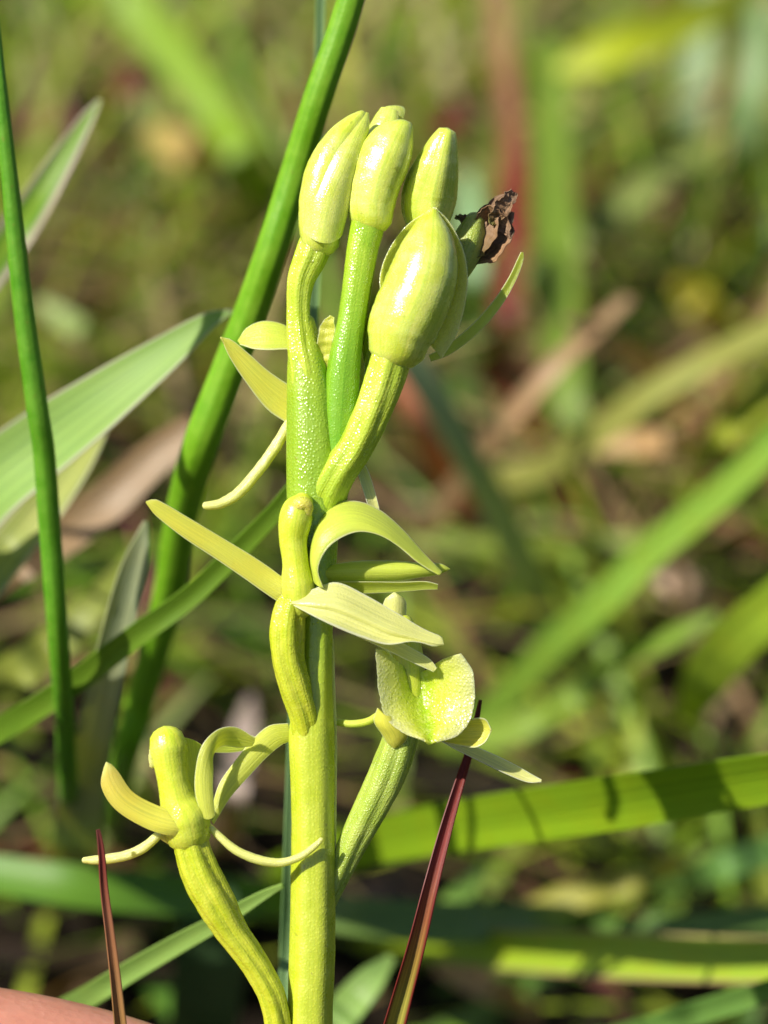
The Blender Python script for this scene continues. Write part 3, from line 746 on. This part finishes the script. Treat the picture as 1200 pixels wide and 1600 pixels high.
grass('grass_leaf', 'striped yellowish blade lying under the broad pale leaf on the left', 'grass', [(176, 640, 30), (132, 704, 31), (80, 776, 32), (20, 850, 33), (-60, 950, 36), (-200, 1140, 'G')], [10, 44, 60, 66, 70, 60], leaf((.36, .42, .13), trans=.45, vein=.7, edge=(.6, .6, .4)), roll=-20)
grass('dry_grass_leaf', 'pinkish brown dry blade sloping below the broad leaf', 'dry grass', [(350, 610, 52), (310, 660, 50), (240, 715, 50), (160, 790, 50), (80, 850, 52), (0, 900, 56), (-120, 980, 'G')], [14, 46, 60, 66, 62, 54, 40], leaf((.26, .18, .095), trans=.3, vein=.6, mott=.5), roll=15)
grass('grass_leaf', 'pale edged leaf tip pointing up right in the upper left corner', 'leaf', [(157, 156, 36), (140, 180, 36), (104, 238, 36), (60, 310, 36), (20, 370, 37), (-50, 470, 32), (-160, 700, 50), (-220, 1000, 'G')], [5, 20, 38, 52, 60, 62, 58, 50], leaf((.17, .33, .03), trans=.45, vein=.3, edge=(.52, .46, .36), edge_w=.22, mid=(.30, .44, .04)), roll=-15, fold=.5, n=60, m=13)
grass('grass_leaf', 'pale grey green blade standing behind the crossing of rush and grass', 'grass', [(228, 815, 20), (212, 880, 20), (190, 960, 21), (160, 1090, 24), (140, 1180, 34), (118, 1320, 60), (110, 1400, 'G')], [6, 40, 48, 54, 64, 76, 70], leaf((.44, .50, .30), trans=.4, vein=.4), roll=20)
grass('grass_leaf', 'olive blade slanting between the two rush stems', 'grass', [(210, 860, 70), (150, 940, 66), (80, 1010, 66), (0, 1070, 70), (-90, 1130, 'G')], [10, 44, 60, 62, 50], leaf((.28, .33, .06), trans=.4, vein=.4), roll=20)
grass('grass_leaf', 'thin pale green blade ending in a point left of the lower stem', 'grass', [(442, 1384, 9), (410, 1400, 10), (350, 1436, 12), (280, 1474, 15), (200, 1520, 18), (130, 1562, 22), (40, 1610, 40), (-60, 1650, 'G')], [7, 15, 24, 30, 33, 36, 38, 34], leaf((.32, .50, .12), trans=.4, vein=.3), roll=15, fold=.5)
grass('grass_stalk', 'hair thin bluish green blade standing straight up behind the whole spike', 'grass', [(503, -60, 18), (500, 60, 18), (498, 160, 18), (497, 240, 18), (494, 400, 18), (490, 500, 18), (480, 700, 18), (468, 950, 17), (458, 1180, 15), (452, 1350, 15), (446, 1500, 17), (440, 1650, 14), (432, 1850, 30)], [14, 14, 15, 15, 15, 15, 15, 16, 18, 18, 18, 18, 18], leaf((.22, .38, .15), trans=.3, vein=.5, rough=.3), roll=25, fold=.5, n=80)
# two dark red blade tips close to the flower
RED = leaf((.2, .05, .04), trans=.2, rough=.4, vein=.55, spec=.3, mott=.4, tip=[(0, (.03, .008, .006)), (.06, (.15, .025, .02)), (.27, (.18, .028, .022)), (.38, (.20, .07, .025)), (.52, (.26, .24, .04))], tcol=(1.3, .9, .5), edge=(.16, .02, .015), edge_w=.12)
grass('red_grass_leaf', 'dark red folded blade tip leaning in front of the right side', 'grass', [(751, 1094, 3), (746, 1118, 3), (736, 1165, 2.5), (716, 1230, 1.5), (697, 1295, 1), (672, 1390, 0), (650, 1480, 0), (628, 1560, 1), (606, 1640, 2), (560, 1800, 8), (520, 2000, 22)], [3, 7, 11, 15, 19, 23, 27, 31, 35, 38, 36], RED, roll=10, fold=.9, n=70, m=11, group='red grass tips')
RED2 = leaf((.2, .05, .04), trans=.15, rough=.45, vein=.5, spec=.25, mott=.4, tip=[(0, (.10, .025, .02)), (.08, (.17, .035, .028)), (.2, (.20, .08, .04)), (.42, (.25, .14, .05)), (.95, (.30, .26, .05))], tcol=(1.3, .9, .5))
grass('red_grass_leaf', 'thin reddish brown blade tip standing before the pink fingertip', 'grass', [(153, 1296, -4), (158, 1325, -4), (163, 1390, -3.5), (172, 1460, -3.5), (180, 1525, -3.5), (189, 1610, -3), (204, 1760, -1), (226, 1980, 6)], [5, 9, 12, 14, 16, 19, 24, 24], RED2, roll=10, fold=.9, n=60, m=9, group='red grass tips')

# right side
grass('grass_leaf', 'bright yellow green blade lying level across the right below the flower', 'grass', [(1290, 1196, 22), (1200, 1216, 24), (1090, 1234, 26), (980, 1252, 28), (870, 1268, 32), (760, 1284, 38), (650, 1302, 48), (560, 1322, 60), (470, 1350, 80), (420, 1372, 'G')], [72, 78, 82, 84, 84, 82, 78, 70, 58, 40], leaf((.27, .44, .018), trans=.4, vein=.42, rough=.4, mott=.8), roll=35, fold=.25, n=60)
grass('grass_leaf', 'yellow green blade lying level near the lower right corner', 'grass', [(1290, 1496, 44), (1200, 1500, 46), (1090, 1498, 50), (980, 1494, 54), (880, 1490, 60), (760, 1484, 70), (640, 1478, 84), (560, 1474, 'G')], [72, 74, 76, 76, 70, 60, 46, 20], leaf((.32, .46, .03), trans=.4, vein=.55, mott=.9, edge=(.42, .33, .14), edge_w=.1), roll=30)
grass('grass_leaf', 'slim green blade cutting across the lower right corner', 'grass', [(1290, 1510, 30), (1200, 1548, 34), (1100, 1580, 38), (1000, 1612, 44), (860, 1650, 'G')], [28, 34, 38, 40, 34], leaf((.20, .38, .08), trans=.4, vein=.3), roll=25)
grass('grass_leaf', 'vivid green broad blade running diagonally up to the right edge', 'grass', [(1300, 600, 84), (1215, 686, 88), (1110, 784, 94), (1015, 862, 100), (930, 948, 106), (866, 1004, 114), (800, 1074, 126), (744, 1130, 138), (690, 1180, 'G')], [56, 64, 68, 72, 72, 70, 66, 56, 30], leaf((.26, .44, .06), trans=.45, vein=.5, mott=.9), roll=25, n=50)
grass('grass_leaf', 'olive green blade bending down from the right edge at mid height', 'grass', [(1300, 470, 100), (1210, 512, 104), (1110, 562, 110), (1020, 612, 114), (960, 656, 118), (900, 702, 124), (840, 736, 134), (770, 750, 150), (690, 760, 'G')], [50, 54, 58, 60, 62, 60, 54, 46, 30], leaf((.34, .36, .09), trans=.4, vein=.35), roll=20, n=50)
grass('dry_stalk', 'tan dry stalk slanting down to the left behind the fat bud', 'dry grass', [(982, 466, 120), (930, 512, 118), (865, 574, 116), (810, 636, 118), (760, 696, 124), (705, 770, 136), (660, 840, 150), (630, 900, 'G')], [24, 36, 42, 44, 44, 42, 38, 34], leaf((.42, .28, .15), trans=.25, vein=.3, mott=.4), roll=15)
grass('dry_grass_leaf', 'short tan dry blade branching off the slanting dry stalk', 'dry grass', [(880, 500, 116), (930, 520, 118), (980, 552, 124), (1022, 580, 134), (1050, 600, 150)], [14, 46, 52, 46, 16], leaf((.44, .32, .17), trans=.3, vein=.3), roll=15)
grass('grass_leaf', 'grey green blade sloping down right from under the fat bud', 'grass', [(600, 500, 110), (640, 560, 112), (690, 640, 116), (740, 730, 122), (780, 800, 130), (820, 890, 142), (850, 960, 156), (880, 1040, 'G')], [40, 62, 66, 68, 70, 74, 76, 60], leaf((.32, .42, .24), trans=.35, vein=.25), roll=20)
grass('red_brown_stalk', 'upright dark red stem behind the withered flower', 'plant stem', [(770, -40, 250), (785, 80, 236), (798, 200, 226), (802, 290, 216), (798, 400, 206), (786, 510, 200), (772, 620, 'G')], [40, 44, 50, 58, 60, 54, 40], leaf((.40, .12, .07), trans=.3, vein=.4, tip=[(0, (.30, .19, .09)), (.35, (.25, .10, .06)), (.5, (.20, .02, .02)), (.8, (.20, .045, .03)), (1, (.12, .04, .02))]), roll=15)
grass('dry_grass_leaf', 'red brown blade sloping below the stalk of the fat bud', 'dry grass', [(622, 580, 140), (650, 640, 138), (680, 700, 142), (710, 760, 156), (730, 810, 'G')], [40, 60, 64, 56, 36], leaf((.42, .16, .08), trans=.3, vein=.4), roll=20)
grass('grass_leaf', 'upright green blade right of the dark red stem', 'grass', [(858, 60, 230), (862, 200, 220), (866, 320, 208), (872, 450, 196), (880, 580, 186), (896, 700, 184), (912, 800, 'G')], [50, 80, 92, 92, 86, 74, 56], leaf((.17, .27, .03), trans=.4, vein=.3), roll=15)
grass('grass_leaf', 'bright yellow green leaf curving down at the right edge', 'leaf', [(1280, 880, 60), (1210, 945, 66), (1160, 990, 72), (1115, 1040, 82), (1090, 1090, 98), (1080, 1130, 'G')], [60, 72, 78, 78, 60, 24], leaf((.32, .46, .04), trans=.45, vein=.5, mott=.9), roll=25)
grass('grass_leaf', 'small green blade between the vivid blade and the curving leaf', 'grass', [(1120, 960, 104), (1060, 990, 106), (1000, 1018, 110), (950, 1040, 120), (900, 1060, 'G')], [16, 38, 42, 38, 20], leaf((.22, .36, .04), trans=.4, vein=.3), roll=20)
grass('dry_grass_leaf', 'pale pinkish dead leaf right of the vivid blade', 'dry grass', [(1020, 892, 140), (1060, 910, 138), (1100, 935, 142), (1150, 960, 'G')], [34, 60, 58, 30], leaf((.52, .38, .28), trans=.25, vein=.3), roll=20)
grass('grass_leaf', 'level olive blade passing behind the middle of the spike', 'grass', [(640, 848, 150), (720, 850, 148), (820, 852, 148), (930, 850, 150), (1040, 846, 152), (1140, 842, 'G')], [26, 40, 44, 44, 40, 24], leaf((.24, .32, .04), trans=.4, vein=.3), roll=20)
grass('grass_leaf', 'yellow olive blade low behind the dark red tip', 'grass', [(700, 1130, 120), (760, 1150, 112), (840, 1120, 108), (920, 1070, 108), (980, 1010, 'G')], [24, 60, 66, 56, 30], leaf((.24, .36, .05), trans=.4, vein=.3), roll=20)
grass('yellow_leaf', 'glowing yellow green leaf high in the upper right', 'leaf', [(870, 112, 210), (920, 92, 208), (980, 66, 208), (1050, 42, 212), (1120, 10, 220), (1220, -40, 240)], [20, 74, 88, 84, 70, 40], leaf((.46, .54, .03), trans=.5, vein=.2), roll=20)
grass('grass_leaf', 'pale olive blade slanting in the blurred upper right', 'grass', [(1110, 220, 230), (1060, 258, 226), (1000, 300, 222), (940, 346, 220), (880, 390, 222), (820, 430, 'G')], [24, 46, 54, 56, 52, 30], leaf((.34, .42, .12), trans=.4, vein=.3), roll=20)
grass('grass_leaf', 'bluish pale blade upright near the top right corner', 'grass', [(1096, -30, 250), (1094, 60, 246), (1084, 140, 244), (1074, 220, 248), (1066, 300, 'G')], [40, 66, 76, 70, 40], leaf((.26, .36, .18), trans=.35, vein=.3), roll=20)
grass('grass_leaf', 'second bluish blade upright at the right edge near the top', 'grass', [(1190, 0, 240), (1180, 90, 236), (1166, 180, 236), (1156, 260, 244), (1150, 330, 'G')], [40, 64, 66, 60, 40], leaf((.22, .34, .14), trans=.35, vein=.3), roll=20)
grass('grass_leaf', 'yellow green band slanting at the right edge under the olive blade', 'grass', [(1290, 560, 110), (1220, 600, 112), (1160, 650, 116), (1110, 700, 124), (1070, 750, 'G')], [60, 72, 70, 60, 30], leaf((.34, .40, .04), trans=.4, vein=.3), roll=20)
grass('yellow_leaf', 'small orange yellow leaf in the blurred right upper half', 'leaf', [(1050, 440, 200), (1080, 462, 200), (1110, 490, 204), (1140, 510, 'G')], [20, 70, 70, 20], leaf((.40, .36, .03), trans=.4, vein=.2), roll=20)
grass('dry_grass_leaf', 'orange brown level blade right of the vivid blade crossing', 'dry grass', [(930, 700, 150), (1000, 692, 148), (1060, 690, 150), (1120, 700, 'G')], [24, 50, 50, 24], leaf((.46, .30, .13), trans=.3, vein=.3), roll=20)
# upper left
grass('grass_leaf', 'wide blurred green blade slanting down from the top left', 'grass', [(170, -60, 230), (220, 20, 226), (280, 95, 220), (340, 180, 214), (390, 260, 210), (430, 340, 'G')], [80, 90, 92, 90, 84, 60], leaf((.25, .40, .03), trans=.45, vein=.25), roll=20)
grass('yellow_leaf', 'blurred orange tan leaf in the upper left behind the rush', 'leaf', [(230, 205, 220), (265, 222, 216), (310, 240, 216), (350, 250, 'G')], [30, 78, 74, 30], leaf((.44, .34, .10), trans=.4, vein=.2), roll=20)
grass('red_leaf', 'blurred dull red leaf left of the orange tan leaf', 'leaf', [(20, 205, 240), (70, 185, 236), (120, 165, 236), (170, 145, 'G')], [30, 70, 70, 30], leaf((.15, .05, .04), trans=.3, vein=.2), roll=20)
grass('red_leaf', 'blurred small red leaf under the wide blurred green blade', 'leaf', [(170, 150, 240), (200, 130, 236), (235, 118, 238), (260, 110, 'G')], [20, 56, 56, 20], leaf((.18, .05, .04), trans=.3, vein=.2), roll=20)
grass('grass_leaf', 'pale blurred blade low in the upper left by the rush', 'grass', [(60, 470, 150), (100, 500, 148), (140, 520, 148), (180, 545, 'G')], [20, 46, 46, 20], leaf((.32, .42, .14), trans=.4, vein=.3), roll=20)
grass('red_leaf', 'blurred crimson leaf above the right bud', 'leaf', [(680, 215, 230), (705, 185, 226), (730, 165, 226), (750, 150, 'G')], [20, 54, 54, 20], leaf((.20, .04, .04), trans=.3, vein=.2), roll=20)
grass('grass_leaf', 'bluish green blurred blade beside the withered flower', 'grass', [(728, 270, 190), (732, 330, 186), (736, 400, 184), (742, 470, 190), (746, 530, 'G')], [30, 56, 60, 50, 30], leaf((.26, .42, .2), trans=.35, vein=.3), roll=15)
# lower part
grass('grass_leaf', 'level mid green blade low on the left behind the lowest flower', 'grass', [(-80, 1352, 66), (0, 1366, 64), (120, 1384, 62), (240, 1396, 64), (350, 1402, 70), (440, 1404, 80), (520, 1400, 'G')], [50, 60, 66, 66, 62, 54, 40], leaf((.13, .28, .03), trans=.4, vein=.3), roll=30)
grass('grass_leaf', 'dark bluish level blade right of the lower stem', 'grass', [(480, 1420, 66), (560, 1432, 64), (660, 1440, 66), (780, 1440, 72), (880, 1436, 84), (960, 1430, 'G')], [50, 60, 64, 60, 50, 30], leaf((.13, .22, .05), trans=.3, vein=.3), roll=30)
grass('yellow_leaf', 'blurred dull yellow blade above the level blade lower right', 'leaf', [(820, 1418, 92), (880, 1404, 90), (950, 1386, 90), (1020, 1366, 94), (1080, 1350, 'G')], [24, 56, 60, 50, 24], leaf((.40, .40, .07), trans=.4, vein=.2), roll=20)
grass('dry_grass_leaf', 'orange tan dead leaf low right of the red blade', 'dry grass', [(680, 1512, 92), (730, 1530, 90), (780, 1552, 90), (830, 1580, 'G')], [24, 56, 56, 26], leaf((.50, .33, .14), trans=.3, vein=.3), roll=20)
grass('grass_leaf', 'short pale green blade at the bottom between stem and red blade', 'grass', [(612, 1496, 46), (580, 1530, 44), (545, 1570, 44), (510, 1612, 48), (470, 1660, 'G')], [14, 44, 54, 54, 40], leaf((.28, .44, .12), trans=.4, vein=.3), roll=20)
grass('grass_leaf', 'small bright blurred blade left of the red blade', 'grass', [(760, 1350, 90), (730, 1385, 84), (690, 1430, 84), (650, 1480, 'G')], [20, 46, 44, 20], leaf((.26, .44, .08), trans=.4, vein=.2), roll=20)
grass('grass_leaf', 'dark green blade lying level at the lower right under the yellow blade', 'grass', [(1290, 1420, 76), (1180, 1436, 74), (1060, 1448, 76), (940, 1452, 86), (860, 1452, 'G')], [50, 56, 56, 44, 24], leaf((.13, .24, .05), trans=.3, vein=.3), roll=25)
grass('grass_leaf', 'blue green blurred blade rising at the right edge above the yellow blade', 'grass', [(1290, 1300, 90), (1200, 1330, 88), (1110, 1360, 88), (1030, 1390, 'G')], [50, 64, 60, 30], leaf((.13, .27, .06), trans=.35, vein=.3), roll=25)
grass('grass_leaf', 'dark bluish blade rising behind the lower left flower', 'grass', [(330, 1380, 70), (330, 1450, 72), (324, 1530, 78), (316, 1620, 90), (310, 1660, 'G')], [70, 100, 110, 100, 70], leaf((.07, .14, .055), trans=.3, vein=.3), roll=15)
grass('dry_grass_leaf', 'pale pinkish dead leaf behind the curled lip at lower left', 'dry grass', [(392, 1090, 120), (384, 1130, 110), (372, 1190, 104), (362, 1260, 104), (356, 1330, 'G')], [16, 48, 56, 56, 40], leaf((.50, .40, .34), trans=.25, vein=.3), roll=15)

# ------------------------------------------------------------------ the hand that steadies the stem
def hand():
    k = PX
    # joints: x, y, z pixels, radius pixels (25 px = 1 mm)
    J = dict(
        palm=(-1150, 2250, -250, 330), wrist=(-1750, 2700, -420, 480), arm=(-2900, 3350, -800, 560),
        i0=(-900, 1960, -150, 235), i1=(-420, 1708, -60, 225), i2=(-60, 1730, -60, 214), i3=(190, 1772, -62, 200), i4=(420, 1836, -64, 158),
        m0=(-900, 2150, -420, 235), m1=(-380, 2010, -420, 200), m2=(-40, 2150, -380, 180), m3=(60, 2330, -330, 160), m4=(40, 2450, -290, 125),
        r0=(-950, 2340, -560, 225), r1=(-480, 2260, -600, 190), r2=(-200, 2420, -540, 172), r3=(-160, 2580, -480, 150), r4=(-210, 2680, -430, 120),
        p0=(-1020, 2520, -640, 200), p1=(-640, 2500, -700, 165), p2=(-440, 2630, -640, 145), p3=(-420, 2740, -590, 130), p4=(-470, 2820, -550, 105),
        t0=(-1200, 2200, 60, 260), t1=(-700, 2120, 240, 230), t2=(-200, 2060, 260, 200), t3=(80, 2040, 210, 190), t4=(230, 2030, 180, 140))
    E = [('palm', 'wrist'), ('wrist', 'arm')]
    for f in 'imrp':
        E += [('palm', f + '0')] + [(f + str(i), f + str(i + 1)) for i in range(4)]
    E += [('palm', 't0')] + [('t' + str(i), 't' + str(i + 1)) for i in range(4)]
    names = list(J)
    pts = W([J[q][:3] for q in names])
    base = pts[names.index('arm')]
    root = bpy.data.objects.new('person', None); COL.objects.link(root)
    root.empty_display_size = .02; root.location = base; root['_base'] = [float(x) for x in base]
    tag(root, 'pink fingertip of a hand entering at the lower left corner', 'person')
    me = bpy.data.meshes.new('hand')
    me.from_pydata([tuple(x) for x in (pts - base)], [(names.index(a), names.index(b)) for a, b in E], [])
    o = bpy.data.objects.new('hand', me); COL.objects.link(o); o.parent = root
    sk = o.modifiers.new('skin', 'SKIN'); sk.branch_smoothing = .6; sk.use_smooth_shade = True
    for i, q in enumerate(names):
        r = J[q][3] * k
        me.skin_vertices[0].data[i].radius = (r, r)
    me.skin_vertices[0].data[names.index('palm')].use_root = True
    ss = o.modifiers.new('smooth', 'SUBSURF'); ss.levels = ss.render_levels = 3
    N = NT('skin')
    geo = N.n('NewGeometry')
    n1 = N.n('TexNoise', Scale=180.0, Detail=4.0); N.l(geo.outputs['Position'], n1.inputs['Vector'])
    c = N.ramp(n1.outputs[0], [(.3, (.49, .185, .125)), (.7, (.59, .26, .18))])
    vo = N.n('TexVoronoi', Scale=1500.0); N.l(geo.outputs['Position'], vo.inputs['Vector'])
    n2 = N.n('TexNoise', Scale=900.0, Detail=3.0); N.l(geo.outputs['Position'], n2.inputs['Vector'])
    b1 = N.n('Bump', Strength=.3, Distance=.0001); N.l(vo.outputs['Distance'], b1.inputs['Height'])
    b2 = N.n('Bump', Strength=.3, Distance=.0002); N.l(n2.outputs[0], b2.inputs['Height']); N.l(b1.outputs[0], b2.inputs['Normal'])
    pr = N.n('BsdfPrincipled', Roughness=.42); N.l(c, pr.inputs['Base Color']); N.l(b2.outputs[0], pr.inputs['Normal'])
    pr.inputs['Subsurface Weight'].default_value = .5
    pr.inputs['Subsurface Radius'].default_value = (1, .35, .2)
    pr.inputs['Subsurface Scale'].default_value = .0015
    N.l(pr.outputs[0], N.out.inputs[0])
    me.materials.append(N.m)
hand()
for o in list(bpy.data.objects):
    if '_base' in o: del o['_base']
